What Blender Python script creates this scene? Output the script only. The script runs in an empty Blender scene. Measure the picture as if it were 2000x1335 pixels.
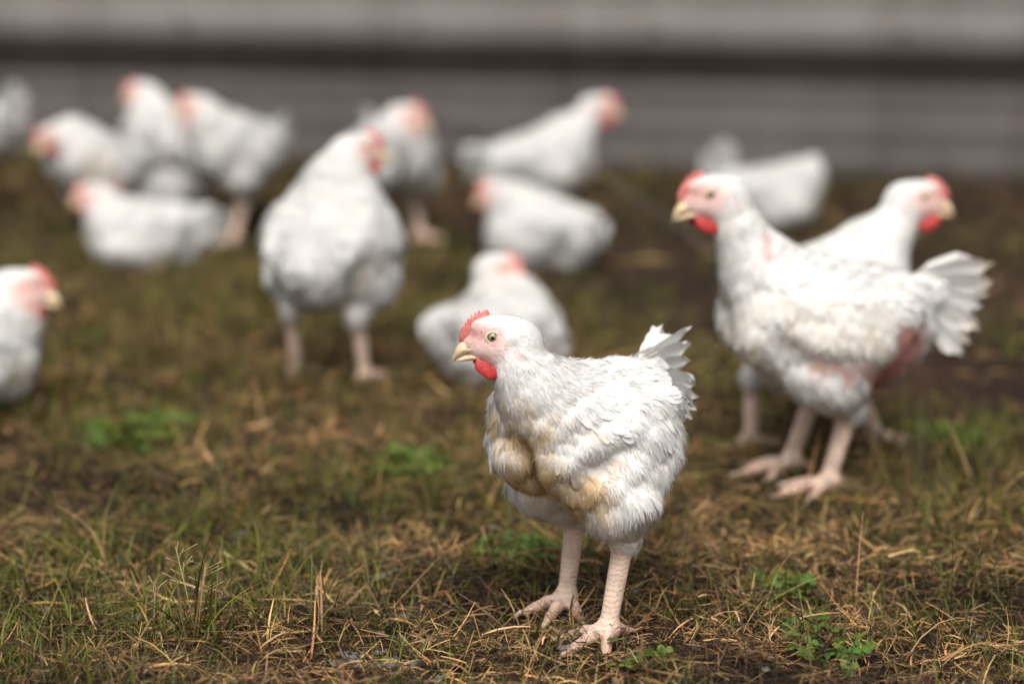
import bpy, bmesh, math, time
import numpy as np
from mathutils import Vector, Matrix

T0 = time.time()
SC = bpy.context.scene
COL = SC.collection
R = math.radians
rng = np.random.default_rng(7)

# ------------------------------------------------------------------ camera
CAM_H, PITCH, LENS = 1.0, 12.5, 85.0
FPX = LENS / 36.0 * 2000.0                      # focal length in photo pixels
cd = bpy.data.cameras.new('camera'); cam = bpy.data.objects.new('camera', cd); COL.objects.link(cam)
cd.lens = LENS; cd.sensor_width = 36.0; cd.clip_start = 0.05; cd.clip_end = 2000.0
cam.location = (0, 0, CAM_H); cam.rotation_euler = (R(90 - PITCH), 0, 0)
cd.dof.use_dof = True; cd.dof.aperture_fstop = 1.55; cd.dof.focus_distance = 2.93
SC.camera = cam

# ------------------------------------------------------------------ world, sun, exposure
SUN_EL, SUN_AZ = 57.0, 264.0                    # azimuth: direction towards the sun, degrees CCW from +X
w = bpy.data.worlds.new('World'); SC.world = w; w.use_nodes = True
nt = w.node_tree; nt.nodes.clear()
sky = nt.nodes.new('ShaderNodeTexSky'); sky.sky_type = 'NISHITA'; sky.sun_disc = False
sky.sun_elevation = R(SUN_EL); sky.sun_rotation = R(90 - SUN_AZ)
sky.air_density = 1.0; sky.dust_density = 6.0; sky.ozone_density = 1.0
hs = nt.nodes.new('ShaderNodeHueSaturation'); hs.inputs['Saturation'].default_value = 0.10   # veiled, overcast sky
bg = nt.nodes.new('ShaderNodeBackground'); bg.inputs['Strength'].default_value = 0.130
wo = nt.nodes.new('ShaderNodeOutputWorld')
nt.links.new(sky.outputs[0], hs.inputs['Color']); nt.links.new(hs.outputs[0], bg.inputs[0]); nt.links.new(bg.outputs[0], wo.inputs[0])
sl = bpy.data.lights.new('sun', 'SUN'); so = bpy.data.objects.new('sun', sl); COL.objects.link(so)
sl.energy = 1.42; sl.angle = R(34); sl.color = (1.0, 0.935, 0.855)
sdir = Vector((math.cos(R(SUN_EL)) * math.cos(R(SUN_AZ)), math.cos(R(SUN_EL)) * math.sin(R(SUN_AZ)), math.sin(R(SUN_EL))))
so.rotation_euler = sdir.to_track_quat('Z', 'Y').to_euler()
SC.view_settings.view_transform = 'Standard'; SC.view_settings.look = 'None'
SC.view_settings.exposure = 0.50; SC.view_settings.gamma = 1.0; SC.view_settings.use_curve_mapping = False
SC.cycles.use_denoising = True
SC.cycles.max_bounces = 6; SC.cycles.diffuse_bounces = 3; SC.cycles.transmission_bounces = 3
SC.cycles.caustics_reflective = False; SC.cycles.caustics_refractive = False

# ------------------------------------------------------------------ small numeric helpers
def sstep(a, b, x):
    t = np.clip((x - a) / (b - a), 0, 1); return t * t * (3 - 2 * t)
def unit(v):
    return v / np.maximum(np.linalg.norm(v, axis=-1, keepdims=True), 1e-9)
class Noise:                                     # smooth pseudo noise: a sum of sines in random directions
    def __init__(s, seed, n=9, dim=3):
        r = np.random.default_rng(seed); d = r.normal(size=(n, dim)); d /= np.linalg.norm(d, axis=1, keepdims=True)
        s.k = d * r.uniform(.6, 1.7, (n, 1)) * 2 * np.pi; s.ph = r.uniform(0, 6.28, n); s.n = n
    def __call__(s, P):
        return np.sin(P @ s.k.T + s.ph).sum(1) / math.sqrt(s.n / 2.0)
def rotm(yaw=0, pitch=0, roll=0):               # pitch > 0 raises the front (x)
    return np.array(Matrix.Rotation(R(yaw), 3, 'Z') @ Matrix.Rotation(-R(pitch), 3, 'Y') @ Matrix.Rotation(R(roll), 3, 'X'))

gn1, gn2, gn3 = Noise(1, 9, 2), Noise(2, 9, 2), Noise(3, 11, 2)
def ground_z(x, y):
    P = np.stack([np.atleast_1d(x), np.atleast_1d(y)], 1).astype(float)
    fade = 1 - sstep(9, 14, np.hypot(P[:, 0], P[:, 1] - 4))
    return (gn1(P * 1.1) * .009 + gn2(P * 4.0) * .0045 + gn3(P * 11.0) * .0022) * fade
def at(px, py, z=0.0):                          # photo pixel -> point on the ground
    a = R(PITCH); u = (px - 1000) / FPX; v = (667.5 - py) / FPX
    d = np.array([u, math.cos(a) + v * math.sin(a), -math.sin(a) + v * math.cos(a)])
    t = (z - CAM_H) / d[2]; return d[0] * t, d[1] * t

# ------------------------------------------------------------------ object helpers
def link(o, parent=None):
    COL.objects.link(o)
    if parent is not None: o.parent = parent
    return o
def raw_mesh(name, V, faces, col=None, attrs=None, smooth=True, nrm=None):
    me = bpy.data.meshes.new(name); V = np.asarray(V, np.float32)
    me.vertices.add(len(V)); me.vertices.foreach_set('co', V.ravel())
    loops = np.concatenate([np.asarray(f, np.int32).ravel() for f in faces if len(f)])
    sizes = np.concatenate([np.full(len(f), np.asarray(f).shape[1], np.int32) for f in faces if len(f)])
    starts = np.concatenate([[0], np.cumsum(sizes)[:-1]]).astype(np.int32)
    me.loops.add(len(loops)); me.loops.foreach_set('vertex_index', loops)
    me.polygons.add(len(sizes)); me.polygons.foreach_set('loop_start', starts); me.polygons.foreach_set('loop_total', sizes)
    me.update(calc_edges=True); me.validate()
    if smooth: me.polygons.foreach_set('use_smooth', np.ones(len(me.polygons), bool))
    if col is not None:
        c = np.ones((len(V), 4), np.float32); c[:, :3] = col
        a = me.attributes.new('Col', 'FLOAT_COLOR', 'POINT'); a.data.foreach_set('color', c.ravel())
    for k, v in (attrs or {}).items():
        a = me.attributes.new(k, 'FLOAT', 'POINT'); a.data.foreach_set('value', np.asarray(v, np.float32))
    if nrm is not None: me.normals_split_custom_set_from_vertices(np.asarray(nrm, np.float64).tolist())
    return me
def obj(name, me, mat, parent=None):
    o = bpy.data.objects.new(name, me)
    if mat is not None and not me.materials: me.materials.append(mat)
    return link(o, parent)
def empty(name, loc, rz=0, sc=1.0, parent=None):
    o = bpy.data.objects.new(name, None); o.location = loc; o.rotation_euler = (0, 0, rz); o.scale = (sc,) * 3
    o.empty_display_size = .05
    return link(o, parent)
def tag(o, label, cat, group=None, kind=None):
    if label: o['label'] = label
    if cat: o['category'] = cat
    if group: o['group'] = group
    if kind: o['kind'] = kind
    return o
def tube(pts, rad, n=8):                          # tapered tube through pts, capped
    pts = np.asarray(pts, float); m = len(pts); rad = np.broadcast_to(np.asarray(rad, float), (m,))
    tan = unit(np.gradient(pts, axis=0)); up = np.array([0, 0, 1.0])
    if abs(tan[0] @ up) > .9: up = np.array([0, 1.0, 0])
    A = unit(np.cross(tan, up)); B = np.cross(tan, A)
    th = np.arange(n) / n * 2 * np.pi
    V = (pts[:, None] + rad[:, None, None] * (np.cos(th)[None, :, None] * A[:, None] + np.sin(th)[None, :, None] * B[:, None])).reshape(-1, 3)
    V = np.concatenate([V, pts[:1], pts[-1:]]); i = np.arange(n); j = (i + 1) % n
    Q = np.concatenate([np.stack([k * n + i, k * n + j, (k + 1) * n + j, (k + 1) * n + i], 1) for k in range(m - 1)])
    Tt = np.concatenate([np.stack([np.full(n, m * n), j, i], 1), np.stack([np.full(n, m * n + 1), (m - 1) * n + i, (m - 1) * n + j], 1)])
    return V, Q, Tt
def box(x0, x1, y0, y1, z0, z1):
    V = np.array([[x, y, z] for z in (z0, z1) for y in (y0, y1) for x in (x0, x1)], float)
    return V, np.array([[0, 2, 3, 1], [4, 5, 7, 6], [0, 1, 5, 4], [2, 6, 7, 3], [0, 4, 6, 2], [1, 3, 7, 5]])
def poly_mesh(name, V, Q, mat, parent=None, bev=0.0):
    me = raw_mesh(name, V, [Q], smooth=False)
    if bev:
        bm = bmesh.new(); bm.from_mesh(me); bmesh.ops.bevel(bm, geom=bm.edges[:], offset=bev, segments=2, affect='EDGES', profile=.7)
        bm.to_mesh(me); bm.free()
    return obj(name, me, mat, parent)

# ------------------------------------------------------------------ materials
def nodes(name):
    m = bpy.data.materials.new(name); m.use_nodes = True; n = m.node_tree; n.nodes.clear()
    out = n.nodes.new('ShaderNodeOutputMaterial'); b = n.nodes.new('ShaderNodeBsdfPrincipled')
    n.links.new(b.outputs[0], out.inputs[0]); return m, n, b, out
def N(n, t, **kw):
    x = n.nodes.new(t)
    for k, v in kw.items():
        if k in x.inputs: x.inputs[k].default_value = v
        else: setattr(x, k, v)
    return x
def attr(n, name):
    a = n.nodes.new('ShaderNodeAttribute'); a.attribute_name = name; return a
def noise_tex(n, scale, detail=4, rough=.55, vec=None, coord='Object'):
    t = N(n, 'ShaderNodeTexNoise', Scale=scale, Detail=detail, Roughness=rough)
    if vec is None:
        tc = n.nodes.new('ShaderNodeTexCoord'); vec = tc.outputs[coord]
    n.links.new(vec, t.inputs['Vector']); return t
def mixc(n, fac, a, b, mode='MIX'):
    m = n.nodes.new('ShaderNodeMix'); m.data_type = 'RGBA'; m.blend_type = mode
    for v, i in ((fac, 0), (a, 6), (b, 7)):
        if isinstance(v, bpy.types.NodeSocket): n.links.new(v, m.inputs[i])
        elif i == 0: m.inputs[0].default_value = v
        else: m.inputs[i].default_value = (*v, 1)
    return m.outputs[2]
def ramp(n, sock, stops):
    r = n.nodes.new('ShaderNodeValToRGB'); e = r.color_ramp.elements
    while len(e) > 1: e.remove(e[-1])
    e[0].position, e[0].color = stops[0][0], (*stops[0][1], 1)
    for p, c in stops[1:]:
        x = e.new(p); x.color = (*c, 1)
    n.links.new(sock, r.inputs[0]); return r.outputs[0]
def bump(n, b, h, strength, dist):
    x = N(n, 'ShaderNodeBump', Strength=strength, Distance=dist)
    n.links.new(h, x.inputs['Height']); n.links.new(x.outputs[0], b.inputs['Normal']); return x

def mat_leaf(name, transl=.3, rough=.6, spec=.3, vary=.0):
    m, n, b, out = nodes(name); a = attr(n, 'Col'); c = a.outputs['Color']
    if vary:
        t = noise_tex(n, 60, 3); c = mixc(n, vary, c, mixc(n, t.outputs[0], (.2, .2, .2), (1.6, 1.6, 1.6)), 'MULTIPLY')
    n.links.new(c, b.inputs['Base Color']); b.inputs['Roughness'].default_value = rough; b.inputs['Specular IOR Level'].default_value = spec
    tr = n.nodes.new('ShaderNodeBsdfTranslucent'); n.links.new(c, tr.inputs[0])
    mx = n.nodes.new('ShaderNodeMixShader'); mx.inputs[0].default_value = transl
    n.links.new(b.outputs[0], mx.inputs[1]); n.links.new(tr.outputs[0], mx.inputs[2]); n.links.new(mx.outputs[0], out.inputs[0])
    return m
M_plume = mat_leaf('feather_plume', .12, .8, .10)
M_grass = mat_leaf('grass_blade', .30, .55, .35)
M_straw = mat_leaf('dry_straw', .12, .7, .25)

def mat_body():
    m, n, b, out = nodes('hen_body'); a = attr(n, 'Col'); sk = attr(n, 'skin'); sc = attr(n, 'scale')
    tc = n.nodes.new('ShaderNodeTexCoord')
    t = noise_tex(n, 90, 5, .6, tc.outputs['Object'])
    c = mixc(n, .35, a.outputs['Color'], ramp(n, t.outputs[0], [(.3, (.80, .77, .73)), (.65, (1.08, 1.07, 1.06))]), 'MULTIPLY')
    # scutes on the shanks: transverse plates from the stored coordinate along the leg
    wv = N(n, 'ShaderNodeMath', operation='SINE'); mu = N(n, 'ShaderNodeMath', operation='MULTIPLY'); mu.inputs[1].default_value = 1.0
    t2 = noise_tex(n, 220, 2, .5, tc.outputs['Object'])
    ad = N(n, 'ShaderNodeMath', operation='MULTIPLY_ADD'); ad.inputs[1].default_value = 12.0
    n.links.new(t2.outputs[0], ad.inputs[0]); n.links.new(sc.outputs['Fac'], ad.inputs[2]); n.links.new(ad.outputs[0], wv.inputs[0])
    pw = N(n, 'ShaderNodeMapRange'); pw.inputs['From Min'].default_value = -1; pw.inputs['From Max'].default_value = -.3
    n.links.new(wv.outputs[0], pw.inputs['Value'])
    n.links.new(sk.outputs['Fac'], mu.inputs[0])
    dk = mixc(n, pw.outputs[0], (.85, .74, .63), (1, 1, 1))
    hasleg = N(n, 'ShaderNodeMath', operation='GREATER_THAN'); hasleg.inputs[1].default_value = .5; n.links.new(sc.outputs['Fac'], hasleg.inputs[0])
    c2 = mixc(n, hasleg.outputs[0], c, mixc(n, .8, c, dk, 'MULTIPLY'))
    n.links.new(c2, b.inputs['Base Color'])
    h1 = N(n, 'ShaderNodeMath', operation='MULTIPLY'); n.links.new(pw.outputs[0], h1.inputs[0]); n.links.new(hasleg.outputs[0], h1.inputs[1])
    h2 = N(n, 'ShaderNodeMath', operation='MULTIPLY_ADD'); h2.inputs[1].default_value = .9
    n.links.new(noise_tex(n, 330, 3, .6, tc.outputs['Object']).outputs[0], h2.inputs[0]); n.links.new(h1.outputs[0], h2.inputs[2])
    bump(n, b, h2.outputs[0], .55, .0012)
    b.inputs['Roughness'].default_value = .7; b.inputs['Specular IOR Level'].default_value = .2
    b.inputs['Subsurface Weight'].default_value = .12; b.inputs['Subsurface Radius'].default_value = (.006, .003, .002); b.inputs['Subsurface Scale'].default_value = 1.0
    return m
M_body = mat_body()
def mat_flesh(name, c0, c1, scale=160, rough=.45, bd=.0008):
    m, n, b, out = nodes(name); t = noise_tex(n, scale, 5, .6)
    n.links.new(ramp(n, t.outputs[0], [(.3, c0), (.7, c1)]), b.inputs['Base Color'])
    v = N(n, 'ShaderNodeTexVoronoi', Scale=700); tc = n.nodes.new('ShaderNodeTexCoord'); n.links.new(tc.outputs['Object'], v.inputs[0])
    bump(n, b, v.outputs[0], .5, bd); b.inputs['Roughness'].default_value = rough
    b.inputs['Subsurface Weight'].default_value = .25; b.inputs['Subsurface Radius'].default_value = (.006, .0015, .001); b.inputs['Subsurface Scale'].default_value = .6
    return m
M_comb = mat_flesh('comb_flesh', (.42, .06, .055), (.70, .27, .23))
M_wattle = mat_flesh('wattle_flesh', (.36, .012, .016), (.52, .052, .046))
M_lid = mat_flesh('eyelid_skin', (.70, .48, .30), (.78, .60, .42))
def mat_beak():
    m, n, b, out = nodes('beak_horn'); tc = n.nodes.new('ShaderNodeTexCoord')
    t = noise_tex(n, 130, 4, .6, tc.outputs['Object'])
    c = ramp(n, t.outputs[0], [(.3, (.60, .40, .22)), (.55, (.76, .60, .42)), (.75, (.82, .70, .55))])
    n.links.new(mixc(n, .5, c, attr(n, 'Col').outputs['Color'], 'MULTIPLY'), b.inputs['Base Color']); b.inputs['Roughness'].default_value = .35
    bump(n, b, t.outputs[0], .2, .001); return m
M_beak = mat_beak()
def mat_eye():
    m, n, b, out = nodes('hen_eye'); tc = n.nodes.new('ShaderNodeTexCoord'); sp = n.nodes.new('ShaderNodeSeparateXYZ')
    n.links.new(tc.outputs['Object'], sp.inputs[0])
    d = N(n, 'ShaderNodeVectorMath', operation='LENGTH'); cx = n.nodes.new('ShaderNodeCombineXYZ')
    n.links.new(sp.outputs['X'], cx.inputs['X']); n.links.new(sp.outputs['Z'], cx.inputs['Z']); n.links.new(cx.outputs[0], d.inputs[0])
    k = N(n, 'ShaderNodeMath', operation='MULTIPLY'); k.inputs[1].default_value = 1 / .0065; n.links.new(d.outputs['Value'], k.inputs[0])
    c = ramp(n, k.outputs[0], [(0, (.004, .004, .004)), (.30, (.004, .004, .004)), (.36, (.16, .15, .07)), (.70, (.30, .29, .17)), (.80, (.10, .09, .05)), (.88, (.01, .01, .01)), (1, (.01, .01, .01))])
    n.links.new(c, b.inputs['Base Color']); b.inputs['Roughness'].default_value = .08; b.inputs['Coat Weight'].default_value = .6
    return m
M_eye = mat_eye()
def mat_claw():
    m, n, b, out = nodes('claw_horn'); t = noise_tex(n, 200)
    n.links.new(ramp(n, t.outputs[0], [(.3, (.34, .24, .17)), (.7, (.62, .50, .40))]), b.inputs['Base Color']); b.inputs['Roughness'].default_value = .45; return m
M_claw = mat_claw()
def mat_soil():
    m, n, b, out = nodes('soil'); tc = n.nodes.new('ShaderNodeTexCoord'); v = tc.outputs['Object']
    t1 = noise_tex(n, 3.5, 6, .6, v); t2 = noise_tex(n, 60, 8, .65, v); t3 = noise_tex(n, 1.1, 3, .5, v)
    c = ramp(n, t2.outputs[0], [(.25, (.005, .0035, .003)), (.5, (.020, .012, .008)), (.75, (.055, .034, .021))])
    c = mixc(n, ramp(n, t1.outputs[0], [(.45, (0, 0, 0)), (.7, (.6, .6, .6))]), c, (.085, .042, .028))
    n.links.new(c, b.inputs['Base Color']); b.inputs['Roughness'].default_value = .95; b.inputs['Specular IOR Level'].default_value = .15
    bump(n, b, t2.outputs[0], .9, .012); return m
M_soil = mat_soil()
def mat_wall(name, c0, c1, rust, rough=.6, metal=0.0):
    m, n, b, out = nodes(name); tc = n.nodes.new('ShaderNodeTexCoord'); mp = n.nodes.new('ShaderNodeMapping')
    mp.inputs['Scale'].default_value = (5.0, 5.0, .55); n.links.new(tc.outputs['Object'], mp.inputs[0])
    t = noise_tex(n, 1.6, 6, .6, mp.outputs[0]); t2 = noise_tex(n, 2.2, 5, .6, tc.outputs['Object']); t3 = noise_tex(n, 40, 5, .6, tc.outputs['Object'])
    c = ramp(n, t2.outputs[0], [(.3, c0), (.7, c1)])
    c = mixc(n, ramp(n, t.outputs[0], [(.50, (0, 0, 0)), (.75, (.55, .55, .55))]), c, rust)
    c = mixc(n, .4, c, ramp(n, t3.outputs[0], [(.3, (.7, .7, .7)), (.7, (1.1, 1.1, 1.1))]), 'MULTIPLY')
    n.links.new(c, b.inputs['Base Color']); b.inputs['Roughness'].default_value = rough; b.inputs['Metallic'].default_value = metal
    bump(n, b, t3.outputs[0], .3, .004); return m
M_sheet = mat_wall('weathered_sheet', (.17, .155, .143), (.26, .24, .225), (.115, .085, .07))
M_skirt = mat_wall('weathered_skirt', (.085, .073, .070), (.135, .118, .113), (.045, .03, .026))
M_beam = mat_wall('dark_timber', (.05, .036, .029), (.085, .064, .052), (.03, .021, .016), .9)
M_bolt = mat_wall('rusty_bolt', (.04, .03, .026), (.07, .05, .04), (.05, .025, .016), .7, .4)
M_wire = mat_wall('pale_wire', (.16, .17, .15), (.22, .23, .2), (.12, .12, .1), .5)
M_stone = mat_wall('grey_stone', (.13, .125, .125), (.24, .23, .23), (.08, .07, .065), .85)

# ------------------------------------------------------------------ signed distance modelling of the birds
def cap(a, b, ra, rb, k=.02, g='trunk'):  return ('c', np.array(a, float), np.array(b, float), ra, rb, k, g)
def ell(c, r, k=.02, g='trunk', M=None):  return ('e', np.array(c, float), np.array(r, float), np.eye(3) if M is None else np.asarray(M), None, k, g)
def sdist(p, X, Y, Z):
    if p[0] == 'c':
        a, b, ra, rb = p[1:5]; d = b - a; L = max(d @ d, 1e-9)
        px, py, pz = X - a[0], Y - a[1], Z - a[2]
        h = np.clip((px * d[0] + py * d[1] + pz * d[2]) / L, 0, 1)
        return np.sqrt((px - d[0] * h) ** 2 + (py - d[1] * h) ** 2 + (pz - d[2] * h) ** 2) - (ra + (rb - ra) * h)
    c, r, M = p[1:4]; px, py, pz = X - c[0], Y - c[1], Z - c[2]
    q = [M[0, i] * px + M[1, i] * py + M[2, i] * pz for i in range(3)]
    k0 = np.sqrt(sum((q[i] / r[i]) ** 2 for i in range(3))); k1 = np.sqrt(sum((q[i] / r[i] ** 2) ** 2 for i in range(3)))
    return k0 * (k0 - 1) / np.maximum(k1, 1e-6)
def smin(a, b, k):
    h = np.clip(k - np.abs(a - b), 0, None) / k; return np.minimum(a, b) - h * h * k * .25
def pbox(p):
    if p[0] == 'c':
        r = max(p[3], p[4]); return np.minimum(p[1], p[2]) - r, np.maximum(p[1], p[2]) + r
    e = np.abs(p[3]) @ p[2]; return p[1] - e, p[1] + e
def sdf_mesh(prims, h, mod=None):
    bx = [pbox(p) for p in prims]; lo = np.min([b[0] for b in bx], 0) - 3 * h; hi = np.max([b[1] for b in bx], 0) + 3 * h
    n = np.ceil((hi - lo) / h).astype(int) + 1; ax = [lo[i] + h * np.arange(n[i]) for i in range(3)]
    f = np.full(n, .06, np.float32)
    for p, (b0, b1) in zip(prims, bx):
        m = p[5] + 3 * h
        s = [slice(max(0, int((b0[i] - m - lo[i]) / h)), min(n[i], int((b1[i] + m - lo[i]) / h) + 2)) for i in range(3)]
        X, Y, Z = ax[0][s[0]][:, None, None], ax[1][s[1]][None, :, None], ax[2][s[2]][None, None, :]
        f[s[0], s[1], s[2]] = smin(f[s[0], s[1], s[2]], sdist(p, X, Y, Z), p[5])
    if mod: f = mod(f, ax[0][:, None, None], ax[1][None, :, None], ax[2][None, None, :])
    s = f < 0
    cnt = sum(s[i:n[0] - 1 + i, j:n[1] - 1 + j, k:n[2] - 1 + k].astype(np.int8) for i in (0, 1) for j in (0, 1) for k in (0, 1))
    act = np.argwhere((cnt > 0) & (cnt < 8)); vid = np.full(n - 1, -1, np.int32); vid[tuple(act.T)] = np.arange(len(act))
    corner = [np.array((i, j, k)) for i in (0, 1) for j in (0, 1) for k in (0, 1)]
    acc = np.zeros((len(act), 3)); num = np.zeros(len(act))
    for a in corner:
        for axis in range(3):
            if a[axis]: continue
            b = a.copy(); b[axis] = 1
            fa, fb = f[tuple((act + a).T)], f[tuple((act + b).T)]; mk = (fa < 0) != (fb < 0)
            t = np.where(mk, fa / np.where(mk, fa - fb, 1), 0)
            pos = act + a + t[:, None] * (b - a); acc += pos * mk[:, None]; num += mk
    V = lo + h * acc / num[:, None]
    F = []
    for axis in range(3):
        o1, o2 = (axis + 1) % 3, (axis + 2) % 3
        sl0 = [slice(None)] * 3; sl1 = [slice(None)] * 3; sl0[axis] = slice(0, -1); sl1[axis] = slice(1, None)
        d = np.argwhere(s[tuple(sl0)] != s[tuple(sl1)]); d = d[(d[:, o1] > 0) & (d[:, o2] > 0) & (d[:, o1] < n[o1] - 1) & (d[:, o2] < n[o2] - 1)]
        e1 = np.eye(3, dtype=int)[o1]; e2 = np.eye(3, dtype=int)[o2]
        q = np.stack([vid[tuple((d - e1 - e2).T)], vid[tuple((d - e2).T)], vid[tuple(d.T)], vid[tuple((d - e1).T)]], 1)
        ins = s[tuple(d.T)]; q[~ins] = q[~ins][:, ::-1]; F.append(q)
    F = np.concatenate(F); F = F[(F >= 0).all(1)]
    return V, F
def lap_smooth(V, F, it=2, lam=.5):
    e = np.concatenate([F[:, [0, 1]], F[:, [1, 2]], F[:, [2, 3]], F[:, [3, 0]]]); deg = np.bincount(e.ravel(), minlength=len(V))
    for _ in range(it):
        S = np.stack([np.bincount(e[:, 0], V[e[:, 1], c], len(V)) + np.bincount(e[:, 1], V[e[:, 0], c], len(V)) for c in range(3)], 1)
        V = V + lam * (S / np.maximum(deg, 1)[:, None] - V)
    return V
def vnormals(V, F):
    fn = np.cross(V[F[:, 2]] - V[F[:, 0]], V[F[:, 3]] - V[F[:, 1]])
    S = np.stack([np.bincount(F.ravel(), np.repeat(fn[:, c], 4), len(V)) for c in range(3)], 1)
    return unit(S), .5 * np.linalg.norm(fn, axis=1)

WHITE = np.array([.595, .582, .565]); SKIN = np.array([.66, .40, .345]); REDSK = np.array([.42, .12, .10]); LEG = np.array([.68, .52, .43])
TAN = np.array([.60, .41, .20]); FACE = np.array([.70, .36, .30]); RED = np.array([.50, .13, .11])

def feather_card(L, W, rows=6, cup=.12, bend=.1, fray=0.0, r=None, cols=9):
    # one vane: rows along the shaft, columns across; x along, y across, z up; rounded, slightly ragged tip
    t = np.linspace(0, 1, rows); wd = np.clip(t / .4 + .12, 0, 1) ** .6
    wd = np.where(t > .78, wd * np.sqrt(np.clip(1 - ((t - .78) / .235) ** 2, .01, 1)), wd)
    c = np.linspace(-1, 1, cols)
    y = wd[:, None] * c[None] * W * .5; x = t[:, None] * L - np.abs(c)[None] ** 2 * L * .10 * t[:, None] ** 3
    if fray and r is not None:
        x = x + r.normal(0, fray * L, (1, cols)) * sstep(.6, 1, t)[:, None] + r.normal(0, fray * L * .3, x.shape) * (t[:, None] > .45); y = y * (1 + r.normal(0, fray * 2.5, y.shape))
    z = -cup * np.abs(y) - bend * L * t[:, None] ** 2 + r.normal(0, .0006, (1, cols)) * t[:, None] if r is not None else -cup * np.abs(y) - bend * L * t[:, None] ** 2
    V = np.stack([x, y, z + 0 * x], -1).reshape(-1, 3); i = np.arange(rows - 1)[:, None] * cols + np.arange(cols - 1)[None]
    Q = np.stack([i, i + cols, i + cols + 1, i + 1], -1).reshape(-1, 4); return V, Q

HENS = {}
def hen(key, px, py, yaw, label, s=1.0, drop=0.0, pitch=0.0, eye=(.13, 0, .385), hyaw=0.0, hpitch=0.0, feet=None, h=.005, fluff=4000, cards=900,
        tail=None, wing_out=0.0, stain=(), bare=(), near=False, seed=1, neck_r=(.045, .0265, .0245), comb_s=1.0, sit=False, fat=1.0, thick=0.0, light_tint=1.0, bs=.87, quill=1.0):
    r = np.random.default_rng(seed); X0, Y0 = at(px, py); z0 = float(ground_z(X0, Y0)[0])
    root = empty('hen', (X0, Y0, z0), R(yaw), s); tag(root, label, 'chicken', 'white hens of the flock')
    dz = -drop; B = rotm(0, pitch); piv = np.array([0, 0, .235])
    def tr(p): return B @ ((np.array(p, float) - piv) * bs) + piv + np.array([0, 0, dz])
    def te(c, rr_, k=.02, g='trunk', M=None): return ell(tr(c), np.array(rr_) * bs, k, g, B if M is None else M)
    P = []
    P += [te((-.015, 0, .235), (.132, .096 * fat, .080), .03), te((.045, 0, .243), (.088, .088 * fat, .076), .04)]
    for sg in (1, -1):
        P += [te((.074, sg * .038, .212), (.070, .056 * fat, .074), .025)]
    P += [te((-.085, 0, .218), (.080, .080, .070), .04), cap(tr((-.10, 0, .255)), tr((-.172, 0, .300)), .056 * bs, .020 * bs, .05)]
    P += [cap(tr((-.11, 0, .20)), tr((-.165, 0, .235)), .05 * bs, .018 * bs, .04)]            # fluff under the tail
    for sg in (1, -1):                                                                    # folded wings
        wy = .083 * (.5 + .5 * fat) + wing_out * .03
        Mw = B @ rotm(sg * -7, -8 - .5 * pitch, sg * -(12 + 10 * wing_out))
        P += [te((.045, sg * (.074 + wing_out * .02), .252), (.045, .022, .040), .035, 'wing'), te((-.035, sg * wy, .240), (.092, .022, .052), .016, 'wing', Mw)]
    # legs
    Lg = []
    if feet is None: feet = [(.03, .062, 4), (.0, -.062, -4)]
    for sg, ft in zip((1, -1), feet):
        if ft is None: continue
        fx, fy, fyaw = ft; hip = tr((-.012, sg * .062, .200))
        if sit:
            P += [cap(hip, np.array([.035, sg * .085, .06]), .07, .045, .03, 'thigh')]; continue
        hock = np.array([fx * .7 - .030, fy * .95, .108 + (.02 - drop) * .4]); ank = np.array([fx - .004, fy, .022])
        knee = hip * .45 + hock * .55 + np.array([.022, sg * .004, .012])
        P += [cap(hip, knee, .068 + thick, .048 + thick, .035, 'thigh'), cap(knee, hock, .046 + thick * .6, .0185, .022, 'thigh')]
        q = [cap(hock, ank, .0136, .0108, .012, 'shank'), ell(hock, (.0158, .0142, .019), .012, 'shank'), ell(ank - np.array([0, 0, .006]), (.016, .016, .013), .010, 'shank')]
        for an, L in ((fyaw + 40, .060), (fyaw + 2, .076), (fyaw - 40, .060), (fyaw + 178, .034)):
            d = np.array([math.cos(R(an)), math.sin(R(an)), 0]); a = ank - np.array([0, 0, .008])
            m1 = ank + d * L * .45 + np.array([0, 0, -.0075]); m2 = ank + d * L * .78 + np.array([0, 0, -.0125]); e = ank + d * L + np.array([0, 0, -.0165])
            q += [cap(a, m1, .0095, .0075, .007, 'shank'), cap(m1, m2, .0078, .0066, .004, 'shank'), cap(m2, e, .0066, .0046, .003, 'shank')]
            Lg.append((e, d, ank))
        P += q
    # neck and head
    hp = np.array(eye, float) + np.array([0, 0, dz]); H = rotm(hyaw, hpitch)
    def hd(p): return H @ np.array(p, float) + hp
    nb = tr((.070, 0, .255)); nt_ = hd((-.026, 0, -.022)); c1 = nb + (tr((.155, 0, .315)) - nb) * .9; c2 = nt_ + H @ np.array([-.02, 0, -.05])
    tt = np.linspace(0, 1, 7)[:, None]; nk = (1 - tt) ** 3 * nb + 3 * (1 - tt) ** 2 * tt * c1 + 3 * (1 - tt) * tt ** 2 * c2 + tt ** 3 * nt_
    nr = np.interp(tt[:, 0], [0, .5, 1], neck_r)
    for i in range(6): P.append(cap(nk[i], nk[i + 1], nr[i], nr[i + 1], .042 if i < 3 else .02, 'neck'))
    P += [ell(hd((-.019, 0, -.006)), (.0385, .0215, .0290), .015, 'head', H), ell(hd((.003, 0, -.016)), (.0275, .0180, .0200), .012, 'head', H),
          ell(hd((.0215, 0, -.0105)), (.0150, .0100, .0115), .010, 'head', H), ell(hd((.004, 0, .010)), (.024, .0155, .0125), .010, 'head', H)]
    for sg in (1, -1):
        P += [ell(hd((-.0225, sg * .0185, -.002)), (.0075, .005, .0055), .005, 'head', H)]
    Bi = B.T
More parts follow.
